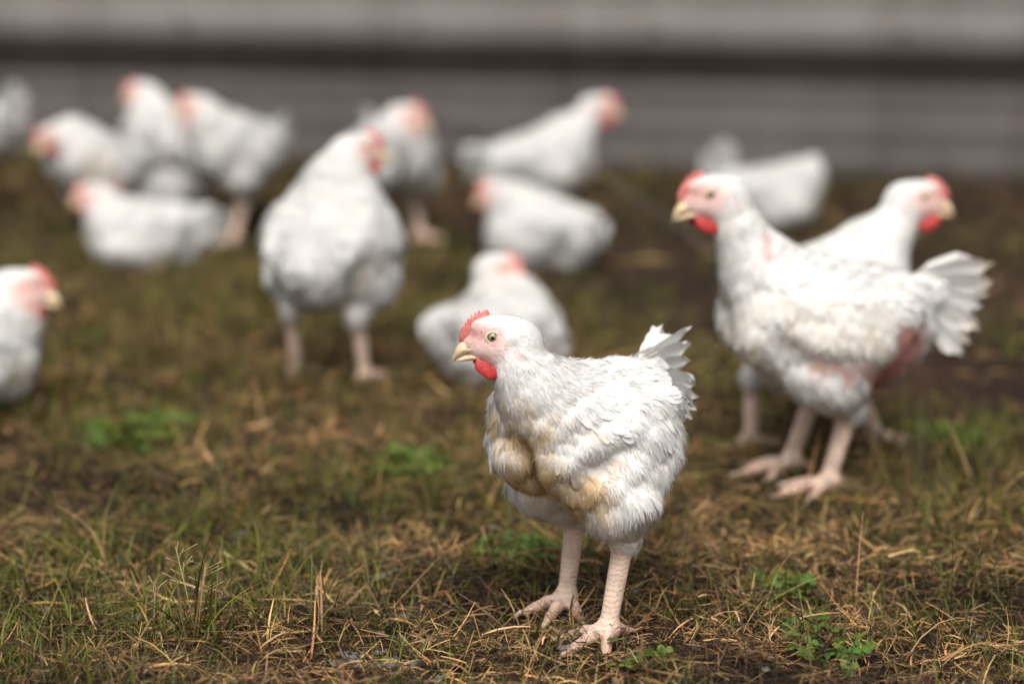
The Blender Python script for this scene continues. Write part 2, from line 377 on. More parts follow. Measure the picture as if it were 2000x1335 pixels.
    def groove(f, X, Y, Z):                                                               # cleft between the breasts
        q_ = [B[0, a] * X + B[2, a] * (Z - dz - piv[2]) for a in (0, 2)]; x = q_[0] / bs; z = q_[1] / bs + piv[2]
        wgt = np.exp(-(Y / .008) ** 2) * sstep(.035, .075, x) * (1 - sstep(.185, .235, z))
        return f + .026 * wgt
    V, F = sdf_mesh(P, h, groove); V = lap_smooth(V, F, 2)
    Nn, area = vnormals(V, F)
    # weights per vertex from the distance to each group
    gd = {}
    for g in ('trunk', 'wing', 'thigh', 'shank', 'neck', 'head'):
        ps = [p for p in P if p[6] == g]
        gd[g] = np.min([sdist(p, V[:, 0], V[:, 1], V[:, 2]) for p in ps], 0) if ps else np.full(len(V), 1.0)
    rest = np.minimum.reduce([gd['trunk'], gd['wing'], gd['thigh'], gd['neck'], gd['head']])
    wl = sstep(.004, -.004, gd['shank'] - rest) * (V[:, 2] < .16)
    wh = sstep(.010, -.006, gd['head'] - np.minimum.reduce([gd['trunk'], gd['neck'], gd['wing']]))
    wn = sstep(.012, -.012, np.minimum(gd['neck'], gd['head']) - np.minimum(gd['trunk'], gd['wing']))
    wt = sstep(.01, -.01, gd['thigh'] - np.minimum.reduce([gd['trunk'], gd['wing'], gd['neck']])) * (1 - wl)
    hl = (V - hp) @ H                                                                     # head coordinates
    n1, n2 = Noise(seed + 50), Noise(seed + 51)
    # face: bare pink skin around beak and eye
    fm = sstep(-.030, -.008, hl[:, 0] + .25 * hl[:, 2] + n1(V * 60) * .002) * (1 - sstep(.004, .018, hl[:, 2] - .35 * hl[:, 0])) * wh
    rd = np.exp(-((hl[:, 0] - .022) / .012) ** 2 - ((hl[:, 2] - .002) / .010) ** 2) + np.exp(-(np.hypot(hl[:, 0], hl[:, 2]) / .0105) ** 4) * .5
    rd += np.exp(-((hl[:, 0] - .010) / .010) ** 2 - ((hl[:, 2] + .024) / .005) ** 2) * .8
    rd = np.clip(rd, 0, 1) * wh
    ear = np.exp(-(np.hypot(hl[:, 0] + .029, hl[:, 2] + .0155) / .0048) ** 4) * wh
    C = np.tile(WHITE * light_tint, (len(V), 1)) * (1 - .05 * (n1(V * 14)[:, None] * .5 + .5))  # far hens darker, near hens lighter: light falloff and barb-shadow offset put into colour
    Lc = ((V - np.array([0, 0, dz]) - piv) @ B) / bs + piv
    skin = np.zeros(len(V))
    for (cx, cy, cz), (rx, ry, rz), amt, cc in stain:                                     # dirt on the feathers
        q = np.sqrt(((Lc[:, 0] - cx) / rx) ** 2 + ((Lc[:, 1] - cy) / ry) ** 2 + ((Lc[:, 2] - cz) / rz) ** 2)
        a = np.clip(amt * (1 - sstep(.15, 1.25, q + .20 * n2(V * 22) + .14 * n1(V * 60) + .12 * n2(V * 130))), 0, 1)[:, None] * (1 - wl)[:, None]
        C = C * (1 - a) + np.array(cc) * a
    for (cx, cy, cz), (rx, ry, rz), amt, cc in bare:                                      # bare skin
        q = np.sqrt(((Lc[:, 0] - cx) / rx) ** 2 + ((Lc[:, 1] - cy) / ry) ** 2 + ((Lc[:, 2] - cz) / rz) ** 2)
        a = amt * (1 - sstep(.6, 1.05, q + .12 * n2(V * 30))); C = C * (1 - a[:, None]) + np.array(cc) * a[:, None]; skin = np.maximum(skin, a)
    C = C * (1 - .55 * fm[:, None]) + FACE * .55 * fm[:, None]
    C = C * (1 - .5 * rd[:, None]) + RED * .5 * rd[:, None]; C = C * (1 - .8 * ear[:, None]) + RED * .8 * ear[:, None]
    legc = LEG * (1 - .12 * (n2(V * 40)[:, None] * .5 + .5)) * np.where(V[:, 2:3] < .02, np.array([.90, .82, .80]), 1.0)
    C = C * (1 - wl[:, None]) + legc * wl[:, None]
    fea = (1 - np.maximum(np.maximum(wl, skin), .80 * np.maximum(fm, rd)))
    # soft lumps of plumage
    body_w = fea * (1 - wh) * (1 - .7 * wn)
    V = V + Nn * ((n1(V * 15) * .0016 + n2(V * 45) * .0005) * body_w)[:, None]
    Nn, area = vnormals(V, F)
    sca = np.where(wl > .4, 3 + (V[:, 2]) * 2 * np.pi / .0062 + np.hypot(V[:, 0], V[:, 1]) * 300 * (V[:, 2] < .022), 0)
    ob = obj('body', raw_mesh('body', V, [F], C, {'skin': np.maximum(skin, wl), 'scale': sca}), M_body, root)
    # plumage direction
    fl = np.tile(B @ np.array([-1, 0, -.22]), (len(V), 1))
    ch = sstep(.05, .13, Lc[:, 0])[:, None]; fl = fl * (1 - ch) + np.array([-.35, 0, -1.0]) * ch
    nd = unit(np.gradient(nk, axis=0)); ni = np.argmin(((V[:, None] - nk[None]) ** 2).sum(2), 1)
    fl = fl * (1 - wn[:, None]) - nd[ni] * wn[:, None] * 1.2
    fl = fl * (1 - wh[:, None]) + (H @ np.array([-1, 0, -.45]))[None] * wh[:, None]
    fl = fl * (1 - wt[:, None]) + np.array([-.25, 0, -1.0]) * wt[:, None]
    def sample(n, wv):
        pw = area * wv[F].mean(1); pw = pw / pw.sum(); fi = r.choice(len(F), n, p=pw); a, b = r.random(n), r.random(n)
        W4 = np.stack([(1 - a) * (1 - b), a * (1 - b), a * b, (1 - a) * b], 1); f4 = F[fi]
        mixf = lambda A: (A[f4] * W4[..., None]).sum(1) if A.ndim == 2 else (A[f4] * W4).sum(1)
        p, nn, t, c = mixf(V), unit(mixf(Nn)), mixf(fl), mixf(C); t = t + r.normal(0, .22, (n, 3)); t = unit(t - nn * (t * nn).sum(1)[:, None])
        return p, nn, t, c, mixf(wh), mixf(wn), mixf(wt)
    VV, QQ, CC, NV = [], [], [], []; off = 0
    # contour feathers
    n = cards; p, nn, t, c, ch_, cn_, ct_ = sample(n, fea * (1 - wh) * (1 - .85 * wt) * (1 - .93 * wn) * np.clip(.05 + .9 * sstep(.004, -.004, gd['wing'] - gd['trunk']) + .45 * sstep(.03, -.05, Lc[:, 0]) * sstep(.19, .24, Lc[:, 2]), 0, 1))
    sd = np.cross(nn, t); L = (.019 * (1 - cn_ * .45) * (1 - .3 * ct_)) * r.uniform(.75, 1.25, n); W = L * r.uniform(.48, .62, n)
    lift = r.normal(.035, .02, n).clip(.0, .09)
    tt = np.array([0, .35, .75, 1.0]); ww = np.array([.45, 1.0, .8, .22])
    for ti, wi in zip(tt, ww):
        ctr = p + t * (L * ti)[:, None] + nn * (L * (lift * ti - .09 * ti * ti) + .0006)[:, None]
        for cc in (-1, 0, 1):
            VV.append(ctr + sd * (W * wi * cc * .5)[:, None] - nn * (abs(cc) * W * .06 * wi)[:, None]); CC.append(c * (1 - .05 * r.random((n, 1)))); NV.append(unit(nn + sd * cc * .14 + t * .16 * ti))
    for a in range(3):
        for b in range(2):
            i = (np.arange(n) + (a * 3 + b) * n); QQ.append(np.stack([i, i + 3 * n, i + 4 * n, i + n], 1))
    off = 12 * n
    # downy barbs
    m = fluff; p, nn, t, c, ch_, cn_, ct_ = sample(m, fea * (1 + 3.0 * wh * near))
    sd = np.cross(nn, t); base = np.where(ch_ > .5, .0055, np.where(cn_ > .5, .0120, .013)) * (1 + .3 * ct_)
    L = base * r.uniform(.6, 1.35, m); W = np.where(ch_ > .5, .00045, np.where(cn_ > .5, .0006, .0005)) * r.uniform(.6, 1.4, m) * (1 if near else 2.4)
    lift = np.abs(r.normal(.0, .028, m)) + np.where(cn_ > .5, .022, .014); wild = r.random(m) < .035; lift = np.where(wild, lift + r.uniform(.05, .35, m), lift)
    A0 = p - nn * .0008; T1 = p + t * L[:, None] + nn * (L * lift)[:, None]; Mm = p + t * (L * .45)[:, None] + nn * (L * lift * .75)[:, None]
    VV += [A0, Mm + sd * W[:, None], T1, Mm - sd * W[:, None]]; i = np.arange(m) + off
    QQ.append(np.stack([i, i + 3 * m, i + 2 * m, i + m], 1)); CC += [c] * 4; NV += [nn, unit(nn + t * .1), unit(nn + t * .2), unit(nn + t * .1)]
    pl = obj('plumage', raw_mesh('plumage', np.concatenate(VV), [np.concatenate(QQ)], np.concatenate(CC), nrm=np.concatenate(NV)), M_plume, root); pl['kind'] = 'stuff'
    # tail
    tl = dict(n=11, lo=5, hi=62, L=.10, W=.026, splay=16, fray=.012, base=(-.165, 0, .296), dirt=0.0, roll=78); tl.update(tail or {})
    fr = []
    for i in range(tl['n']):
        u = i / (tl['n'] - 1); a = tl['lo'] + (tl['hi'] - tl['lo']) * u + r.normal(0, 3); yw = ((i % 2) * 2 - 1) * tl['splay'] * (1 - .55 * u) * r.uniform(.5, 1.2)
        L = tl['L'] * r.uniform(.86, 1.12); v, q = feather_card(L + .03, tl['W'] * r.uniform(.85, 1.15), 12, .18, r.uniform(-.02, .10), tl['fray'], r)
        M = B @ np.array(Matrix.Rotation(R(180 + yw), 3, 'Z') @ Matrix.Rotation(-R(a), 3, 'Y') @ Matrix.Rotation(R(((i % 2) * 2 - 1) * (tl['roll'] - 8 * u)), 3, 'X'))
        bp = tr(np.array(tl['base']) + np.array([.028, ((i % 2) * 2 - 1) * .006, -.018 + .03 * u]))
        tipc = np.tile(WHITE * light_tint * .97, (len(v), 1)); tc_ = sstep(.7, 1.0, v[:, 0] / (L + .03))[:, None] * tl['dirt'] * r.random(); tipc = tipc * (1 - tc_) + TAN * 1.2 * tc_
        fr.append(('tail_feather', v @ M.T + bp, q, tipc))
    for i in range(tl['n']):                                                              # coverts over the root of the tail
        a = r.uniform(tl['lo'] - 8, tl['hi'] + 8); sg = (i % 2) * 2 - 1; v, q = feather_card(r.uniform(.045, .062), r.uniform(.018, .026), 8, .18, .05, .02, r)
        M = B @ np.array(Matrix.Rotation(R(180 + sg * r.uniform(2, 20)), 3, 'Z') @ Matrix.Rotation(-R(a), 3, 'Y') @ Matrix.Rotation(R(sg * r.uniform(40, 75)), 3, 'X'))
        fr.append(('tail_covert', v @ M.T + tr(np.array(tl['base']) + np.array([.034, sg * r.uniform(.006, .020), r.uniform(-.03, .012)])), q, np.tile(WHITE * light_tint * r.uniform(.94, 1.0), (len(v), 1))))
    for sg in (1, -1):                                                                    # flight feathers along the folded wing
        wy = .088 + wing_out * .04
        for i in range(7):
            u = i / 6; L = (.085 + .03 * u) * quill; v, q = feather_card(L, .020, 9, .10, -.02, .006, r)
            M = B @ np.array(Matrix.Rotation(R(180 + sg * (9 - 3 * u)), 3, 'Z') @ Matrix.Rotation(-R(-9 + 13 * u), 3, 'Y') @ Matrix.Rotation(R(sg * (-78 + 8 * u)), 3, 'X'))
            bp = tr((-.035 - .012 * u, sg * (wy + .006 - .004 * u), .222 + .040 * u))
            fr.append(('wing_feather', v @ M.T + bp, q, np.tile(WHITE * light_tint * r.uniform(.93, 1.0), (len(v), 1)) * (1 - .12 * sstep(.5, 1, v[:, :1] / L))))
    if near:
        for nm, v, q, c in fr: obj(nm, raw_mesh(nm, v, [q], c), M_plume, root)
    else:
        for nm, pn, sg in (('tail_feather', 'tail', 0), ('wing_feather', 'flight_feathers', 1), ('wing_feather', 'flight_feathers', -1)):
            vs, qs, cs, o_ = [], [], [], 0
            for a, v, q, c in fr:
                if (a == nm or (sg == 0 and a == 'tail_covert')) and (sg == 0 or sg * v[0, 1] > 0): vs.append(v); qs.append(q + o_); cs.append(c); o_ += len(v)
            obj(pn, raw_mesh(pn, np.concatenate(vs), [np.concatenate(qs)], np.concatenate(cs)), M_plume, root)['kind'] = 'stuff'
    # beak: lofted upper and lower halves
    def loft(name, xs, top, bot, hw, mat, tipdark):
        nseg = 12; th = np.arange(nseg) / nseg * 2 * np.pi; rings = []
        for x, a, b, wd in zip(xs, top, bot, hw):
            cz, hz = (a + b) / 2, (a - b) / 2; rings.append(np.stack([np.full(nseg, x), wd * np.cos(th), cz + hz * np.sin(th)], 1))
        v = np.concatenate(rings); m_ = len(xs); i = np.arange(nseg); j = (i + 1) % nseg
        q = np.concatenate([np.stack([k * nseg + i, k * nseg + j, (k + 1) * nseg + j, (k + 1) * nseg + i], 1) for k in range(m_ - 1)])
        c = np.tile(np.array([1.0, .97, .92]), (len(v), 1)); d = sstep(.040, .050, v[:, 0])[:, None] * tipdark; c = c * (1 - d) + np.array([.25, .18, .13]) * d
        return obj(name, raw_mesh(name, v @ H.T + hp, [q, np.array([[(m_ - 1) * nseg, (m_ - 1) * nseg + a, (m_ - 1) * nseg + a + 1] for a in range(1, nseg - 1)])], c), mat, root)
    loft('upper_beak', [.008, .016, .024, .032, .038, .0425, .0460, .0485, .0496], [-.0185, -.0155, -.0115, -.0088, -.0092, -.0130, -.0195, -.0270, -.0350],
         [-.0222, -.0210, -.0215, -.0235, -.0258, -.0285, -.0312, -.0345, -.0368], [.0172, .0152, .0128, .0106, .0088, .0071, .0051, .0028, .0006], M_beak, .45)
    loft('lower_beak', [.008, .018, .026, .034, .040, .0445, .0462], [-.0215, -.0205, -.0212, -.0240, -.0275, -.0305, -.0316],
         [-.0270, -.0305, -.0318, -.0325, -.0330, -.0330, -.0324], [.0150, .0130, .0106, .0082, .0058, .0034, .0008], M_beak, .5)
    # comb
    pts = [(.0411, -.0095), (.0408, -.0017), (.0388, .0062), (.0366, .0103), (.0352, .0092), (.0339, .0148), (.0318, .0128), (.0311, .0197), (.0283, .0160), (.0271, .025),
           (.0237, .0200), (.0227, .0282), (.0193, .0222), (.0178, .0299), (.0150, .0255), (.0110, .0297), (.0068, .0293), (.0049, .0254), (.0078, .0175), (.0120, .010), (.020, .0030), (.030, -.006), (.037, -.0125)]
    ctr = np.array([.0235, .010]); bm = bmesh.new(); k_ = comb_s
    out = [np.array(p_) for p_ in pts]; outs = []
    for a in range(len(out)):                                                             # denser, slightly softened outline
        b = out[(a + 1) % len(out)]; outs += [out[a], out[a] * .5 + b * .5]
    inn = [ctr + (o_ - ctr) * .55 for o_ in outs]
    def cv(p2, y): return bm.verts.new(Vector(hd((.0235 + (p2[0] - .0235) * 1.0, y, -.006 + (p2[1] + .006) * k_))))
    rim = [cv(o_, 0) for o_ in outs]; L1 = [cv(ctr + (o_ - ctr) * .90, .0019) for o_ in outs]; L2 = [cv(i_, .0042) for i_ in inn]; R1 = [cv(ctr + (o_ - ctr) * .90, -.0019) for o_ in outs]; R2 = [cv(i_, -.0042) for i_ in inn]
    for A_, B_ in ((rim, L1), (L1, L2), (R1, rim), (R2, R1)):
        for a in range(len(outs)):
            b = (a + 1) % len(outs); bm.faces.new((A_[a], A_[b], B_[b], B_[a]))
    cl, cr = cv(ctr, .0046), cv(ctr, -.0046)
    for a in range(len(outs)):
        b = (a + 1) % len(outs); bm.faces.new((L2[a], L2[b], cl)); bm.faces.new((R2[b], R2[a], cr))
    bmesh.ops.recalc_face_normals(bm, faces=bm.faces[:])
    me = bpy.data.meshes.new('comb'); bm.to_mesh(me); bm.free(); me.polygons.foreach_set('use_smooth', np.ones(len(me.polygons), bool)); obj('comb', me, M_comb, root)
    # wattles, eyes
    nu, nv_ = 16, 10; uu = np.arange(nu) / nu * 2 * np.pi; vv = np.linspace(.02, np.pi - .02, nv_)
    S = np.stack([np.sin(vv)[:, None] * np.cos(uu)[None], np.cos(vv)[:, None] + 0 * uu[None], np.sin(vv)[:, None] * np.sin(uu)[None]], -1).reshape(-1, 3)
    i0 = (np.arange(nv_ - 1)[:, None] * nu + np.arange(nu)[None]); i1 = (np.arange(nv_ - 1)[:, None] * nu + (np.arange(nu)[None] + 1) % nu)
    SQ = np.stack([i0, i1, i1 + nu, i0 + nu], -1).reshape(-1, 4)
    for sg in (1, -1):
        wv_ = S * np.array([.0185, .0040, .0150]); wv_[:, 0] += wv_[:, 2] * .25; wv_[:, 1] += sg * (.0009 * np.sin(wv_[:, 0] * 500)); wv_[:, 2] -= .0018 * np.cos(wv_[:, 0] * 260)
        wv_ = wv_ @ rotm(sg * 8, -4, sg * 14).T + np.array([.0035 if sg > 0 else .0075, sg * .0120, -.0370])
        obj('wattle', raw_mesh('wattle', wv_ @ H.T + hp, [SQ]), M_wattle, root)
        em = raw_mesh('eye', S * np.array([.0068, .0052, .0068]) * .98, [SQ]); eo = obj('eye', em, M_eye, root); eo.location = hd((0, sg * .0168, 0)); eo.rotation_euler = (0, 0, R(hyaw)); eo.rotation_euler = Matrix(H.tolist()).to_euler()
        th = np.linspace(0, 2 * np.pi, 25)[:-1]; rr = .0074; ph = np.linspace(0, 2 * np.pi, 9)[:-1]
        tv = np.stack([(rr + .0014 * np.cos(ph)[None]) * np.cos(th)[:, None] * 1.06, sg * (.0190 + .0013 * np.sin(ph)[None] - .0016 * np.cos(th * 2)[:, None] * 0) + 0 * th[:, None], (rr + .0014 * np.cos(ph)[None]) * np.sin(th)[:, None] * .93], -1).reshape(-1, 3)
        a_ = np.arange(24)[:, None]; b_ = np.arange(8)[None]; tq = np.stack([a_ * 8 + b_, ((a_ + 1) % 24) * 8 + b_, ((a_ + 1) % 24) * 8 + (b_ + 1) % 8, a_ * 8 + (b_ + 1) % 8], -1).reshape(-1, 4)
        if sg < 0: tq = tq[:, ::-1]
        obj('eyelid', raw_mesh('eyelid', tv @ H.T + hp, [tq]), M_lid, eo).matrix_parent_inverse = (Matrix.Translation(eo.location) @ eo.rotation_euler.to_matrix().to_4x4()).inverted()
        if near:
            nv2, nq, ntr = tube([(.0275, sg * .0112, -.0145), (.0300, sg * .0108, -.0122), (.0325, sg * .0100, -.0115)], [.0004, .0013, .0004], 8)
            nz = raw_mesh('nostril', nv2 @ H.T + hp, [nq, ntr]); obj('nostril', nz, M_claw, root)
    if near:
        for e, d, ank in Lg:
            v, q, t3 = tube([e - d * .003, e + d * .006 + np.array([0, 0, .0008]), e + d * .012 + np.array([0, 0, -.0022]), e + d * .016 + np.array([0, 0, -.0055])], [.0042, .0036, .0022, .0004], 8)
            obj('claw', raw_mesh('claw', v, [q, t3]), M_claw, root)
    HENS[key] = root
    return root

# ------------------------------------------------------------------ ground
gx = np.concatenate([[-400, -150, -60, -25, -12, -7, -4.5], np.arange(-3.2, 3.2001, .025), [4.5, 7, 12, 25, 60, 150, 400]])
gy = np.concatenate([[-300, -100, -30, -10, -4, -1, .5, 1.3], np.arange(1.9, 8.4, .025), [9.2, 11, 15, 25, 60, 150, 500]])
GX, GY = np.meshgrid(gx, gy, indexing='ij'); gv = np.stack([GX.ravel(), GY.ravel(), ground_z(GX.ravel(), GY.ravel())], 1)
i = (np.arange(len(gx) - 1)[:, None] * len(gy) + np.arange(len(gy) - 1)[None]).ravel()
tag(obj('ground', raw_mesh('ground', gv, [np.stack([i, i + len(gy), i + len(gy) + 1, i + 1], 1)]), M_soil), None, None, kind='structure')

# ------------------------------------------------------------------ long low shed behind the flock
def shed():
    xl, yl = at(0, 316); xr, yr = at(2000, 364); ang = math.atan2(yr - yl, xr - xl)
    cx, cy = (xl + xr) / 2, (yl + yr) / 2
    root = empty('poultry_shed', (cx, cy, 0), ang)
    tag(root, 'long grey shed wall of ribbed weathered sheets behind the flock', 'shed')
    LEN, SEG = 14.4, 3.6
    def sheet(name, x0, x1, y, z0, z1, pitch_, depth, mat, ribs=(.010, .022)):
        pr = []; z = z0
        while z < z1 - 1e-6:                                                       # ribbed profile, ribs run along the wall
            zz = min(z + pitch_, z1); a = zz - z
            pr += [(0, z), (0, z + a * .62), (-depth, z + a * .70), (-depth, z + a * .86), (0, z + a * .94)]; z = zz
        pr.append((0, z1)); pr = np.array(pr); n = len(pr)
        xs = np.linspace(x0, x1, 13); wob = np.random.default_rng(int(1000 * (x0 + 20) + 100 * z0)).normal(0, .003, (13, 1))
        front = np.stack([np.repeat(xs, n), (y + pr[:, 0][None] + wob * np.sin(pr[:, 1] * 9)[None]).ravel(), np.tile(pr[:, 1], 13)], 1)
        back = front + np.array([0, .004, 0]); V = np.concatenate([front, back]); m = 13 * n
        k = (np.arange(12)[:, None] * n + np.arange(n - 1)[None]).ravel(); f = np.stack([k, k + n, k + n + 1, k + 1], 1)
        e = np.arange(12) * n; rimb = np.stack([e, e + m, e + n + m, e + n], 1); e2 = e + n - 1; rimt = np.stack([e2, e2 + n, e2 + n + m, e2 + m], 1)
        s0 = np.arange(n - 1); r0 = np.stack([s0, s0 + 1, s0 + 1 + m, s0 + m], 1); s1 = s0 + 12 * n; r1 = np.stack([s1, s1 + m, s1 + 1 + m, s1 + 1], 1)
        return obj(name, raw_mesh(name, V, [np.concatenate([f, f[:, ::-1] + m, rimb, rimt, r0, r1])], smooth=False), mat, root)
    k = 0; x = -9.0
    while x < 8.9:
        st = .006 * (k % 2)
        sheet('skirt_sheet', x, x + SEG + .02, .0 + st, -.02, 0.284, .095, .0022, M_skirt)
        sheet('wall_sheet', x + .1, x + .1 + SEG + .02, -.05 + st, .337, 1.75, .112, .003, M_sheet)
        k += 1; x += SEG
    x0, x1 = -9.0, 9.1
    v, q = box(x0, x1, -.015, .10, .276, .36); poly_mesh('sill_beam', v, q, M_beam, root, .004)
    v, q = box(x0, x1, .03, 2.6, .0, 1.74); poly_mesh('shed_core', v, q, M_beam, root)
    V = np.array([[x0 - .15, -.35, 1.70], [x1 + .15, -.35, 1.70], [x1 + .15, 1.3, 2.15], [x0 - .15, 1.3, 2.15], [x0 - .15, 2.95, 1.70], [x1 + .15, 2.95, 1.70]], float)
    V2 = np.concatenate([V, V - np.array([0, 0, .03])])
    poly_mesh('roof', V2, np.array([[0, 1, 2, 3], [3, 2, 5, 4], [7, 6, 9, 8], [8, 9, 10, 11], [0, 6, 7, 1], [4, 5, 11, 10], [0, 3, 9, 6], [3, 4, 10, 9], [1, 7, 8, 2], [2, 8, 11, 5]]), M_sheet, root)
    for bx_ in np.arange(-5.6, 6.6, .66):
        th = np.arange(6) / 6 * 2 * np.pi; v = np.concatenate([np.stack([.012 * np.cos(th), np.full(6, yy), .012 * np.sin(th)], 1) for yy in (0, -.010)])
        a = np.arange(6); b = (a + 1) % 6; q = np.stack([a, b, b + 6, a + 6], 1)
        v = v + np.array([bx_ + .11, -.046, .405]); o = obj('bolt', raw_mesh('bolt', v, [q, np.array([[6, 7, 8], [6, 8, 9], [6, 9, 10], [6, 10, 11]])], smooth=False), M_bolt, root)
    return root, ang, (cx, cy)
SHED, SHED_ANG, SHED_C = shed()

# ------------------------------------------------------------------ grass, straw and clover
PATCH = []                                                                          # (x, y, radius, green, bare)
def patch(px, py, rad, green=0.0, bare=0.0, dry=0.0): x, y = at(px, py); PATCH.append((x, y, rad, green, bare, dry))
for a in [(270, 850, .14, 1.0), (230, 1080, .16, .55), (480, 1060, .18, .65), (330, 1180, .14, .6), (800, 930, .12, .7), (1010, 1090, .09, .9), (600, 480, .5, .5), (300, 620, .4, .25),
          (1120, 620, .22, .55), (1850, 830, .13, .8), (1880, 950, .28, .55), (700, 640, .3, .35), (1350, 740, .2, .35), (100, 1230, .15, .3), (540, 1130, .10, .6), (60, 520, .5, .45), (1320, 300, .5, .8), (560, 300, .5, .8)]:
    patch(a[0], a[1], a[2], green=a[3])
for a in [(1200, 540, .38, .95), (860, 440, .40, .9), (1300, 470, .4, .8), (1880, 560, .6, 1.0), (1900, 800, .3, .6), (1960, 1000, .2, .5), (1650, 460, .5, .9), (50, 1010, .12, .6), (120, 480, .3, .7), (1920, 690, .35, .6), (430, 780, .2, .5), (720, 1290, .06, .8), (1450, 620, .3, .6)]:
    patch(a[0], a[1], a[2], bare=a[3])
for a in [(520, 760, .35, .5), (900, 1250, .4, .4), (1500, 1060, .3, .7), (1750, 1160, .3, .5), (1180, 830, .2, .5), (560, 900, .3, .4)]:
    patch(a[0], a[1], a[2], dry=a[3])
pn = Noise(21, 9, 2); pn2 = Noise(22, 9, 2)
def cover(x, y):
    P = np.stack([x, y], 1); g = .30 + .20 * pn(P * 1.6) + .10 * pn2(P * 5); b = .12 + .14 * pn2(P * 1.2) + .12 * pn(P * 4.5 + 3); d = np.zeros(len(x))
    for (cx, cy, r_, gg, bb, dd) in PATCH:
        q = np.exp(-(((x - cx) / r_) ** 2 + ((y - cy) / (r_ * 1.25)) ** 2)); g = g + gg * q; b = b + bb * q - gg * .4 * q - .3 * dd * q; d = d + dd * q
    b = b + .60 * sstep(4.6, 6.0, y) * (1 - g.clip(0, 1) * .5); return np.clip(g, 0, 1.3), np.clip(b, 0, 1), d
def zone(n, d0, d1, spread, r_, power=1.0):
    d = d0 + (d1 - d0) * r_.random(n) ** power; hw = .2118 * d * spread + .08; return (r_.random(n) * 2 - 1) * hw, d
FEET = []
def ribbons(x, y, z, az, el, L, W, curl, col, r_, seg=3, tip=.12):
    n = len(x); V, C = [], []; dirh = np.stack([np.cos(az), np.sin(az), 0 * az], 1); sd = np.stack([-np.sin(az), np.cos(az), 0 * az], 1)
    tw = r_.normal(0, .5, n); sd = sd * np.cos(tw)[:, None] + np.array([0, 0, 1.0]) * np.sin(tw)[:, None]
    p = np.stack([x, y, z], 1); e = el.copy(); side = r_.normal(0, .25, n)
    for k in range(seg + 1):
        wd = W * (1 - (1 - tip) * (k / seg) ** 1.6) * (.75 if k == 0 else 1)
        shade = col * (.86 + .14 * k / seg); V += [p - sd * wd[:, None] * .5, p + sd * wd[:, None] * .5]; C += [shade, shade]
        st = L / seg; a2 = side * k / seg; dh = dirh * np.cos(a2)[:, None] + np.stack([-np.sin(az), np.cos(az), 0 * az], 1) * np.sin(a2)[:, None]
        p = p + st[:, None] * (dh * np.cos(e)[:, None] + np.array([0, 0, 1.0]) * np.sin(e)[:, None]); e = e - curl / seg
    Q = []
    for k in range(seg):
        i = np.arange(n) + 2 * k * n; Q.append(np.stack([i, i + n, i + 3 * n, i + 2 * n], 1))
    V = np.concatenate(V); V[:, 2] = np.maximum(V[:, 2], np.tile(ground_z(x, y), 2 * (seg + 1)) - .004)
    return V, np.concatenate(Q), np.concatenate(C)
def join(parts):
    o = 0; V, Q, C = [], [], []
    for v, q, c in parts: V.append(v); Q.append(q + o); C.append(c); o += len(v)
    return np.concatenate(V), [np.concatenate(Q)], np.concatenate(C)
def straw_cols(n, r_):
    t = r_.random(n) ** 2.6; a = np.array([.020, .012, .006]); b = np.array([.52, .320, .140]); c = a + (b - a) * t[:, None]
    c *= 1 + r_.normal(0, .12, (n, 3)) * np.array([.5, .5, .8]); red = r_.random(n) < .12; c[red] *= np.array([1.05, .80, .68]); return np.clip(c, .01, .7)
def green_cols(n, r_):
    t = r_.random(n)[:, None]; c = np.array([.022, .036, .005]) * (1 - t) + np.array([.20, .215, .022]) * t; y = r_.random(n) < .22
    c[y] = c[y] * .5 + np.array([.22, .18, .07]) * .5; return c * r_.uniform(.7, 1.25, (n, 1))
r_ = np.random.default_rng(11)
straw, green = [], []
for n, d0, d1, sp, Lm, Wm, seg in ((68000, 2.35, 3.75, 1.25, .032, .0016, 3), (52000, 3.75, 5.3, 1.25, .040, .0024, 2), (44000, 5.3, 7.3, 1.25, .055, .0034, 2), (14000, 1.2, 2.4, 1.6, .05, .003, 2)):
    x, y = zone(n, d0, d1, sp, r_); g, b, dd = cover(x, y); keep = r_.random(n) > np.clip(b * 1.05 + .25 * np.clip(g - .4, 0, 1), 0, .93); x, y, dd = x[keep], y[keep], dd[keep]; m = len(x)
    L = Lm * np.exp(r_.normal(0, .45, m)); el = np.abs(r_.normal(.05, .24, m)); up = r_.random(m) < .09; el[up] = r_.uniform(.5, 1.4, up.sum())
    c = straw_cols(m, r_) * (1 + .35 * dd[:, None]) * (1 + .30 * pn(np.stack([x, y], 1) * 2.3 + 7) + .22 * pn2(np.stack([x, y], 1) * 7)).clip(.3, 1.8)[:, None]
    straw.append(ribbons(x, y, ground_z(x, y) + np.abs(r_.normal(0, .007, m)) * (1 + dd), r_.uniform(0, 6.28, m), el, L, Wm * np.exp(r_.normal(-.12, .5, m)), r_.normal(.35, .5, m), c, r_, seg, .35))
for n, d0, d1, sp, Lm, Wm, seg in ((42000, 2.35, 3.75, 1.25, .034, .0021, 3), (34000, 3.75, 5.3, 1.25, .040, .0030, 2), (30000, 5.3, 7.25, 1.25, .05, .0042, 2)):
    x, y = zone(n, d0, d1, sp, r_); g, b, dd = cover(x, y); keep = r_.random(n) < np.clip(g * (1 - .7 * b), 0, 1); x, y = x[keep], y[keep]; m = len(x)
    L = Lm * np.exp(r_.normal(0, .4, m)); green.append(ribbons(x, y, ground_z(x, y), r_.uniform(0, 6.28, m), r_.normal(1.0, .33, m).clip(.1, 1.5), L, Wm * r_.uniform(.6, 1.4, m), r_.normal(.8, .5, m), green_cols(m, r_) * (1 - .35 * sstep(4.5, 6, y))[:, None], r_, seg, .1))
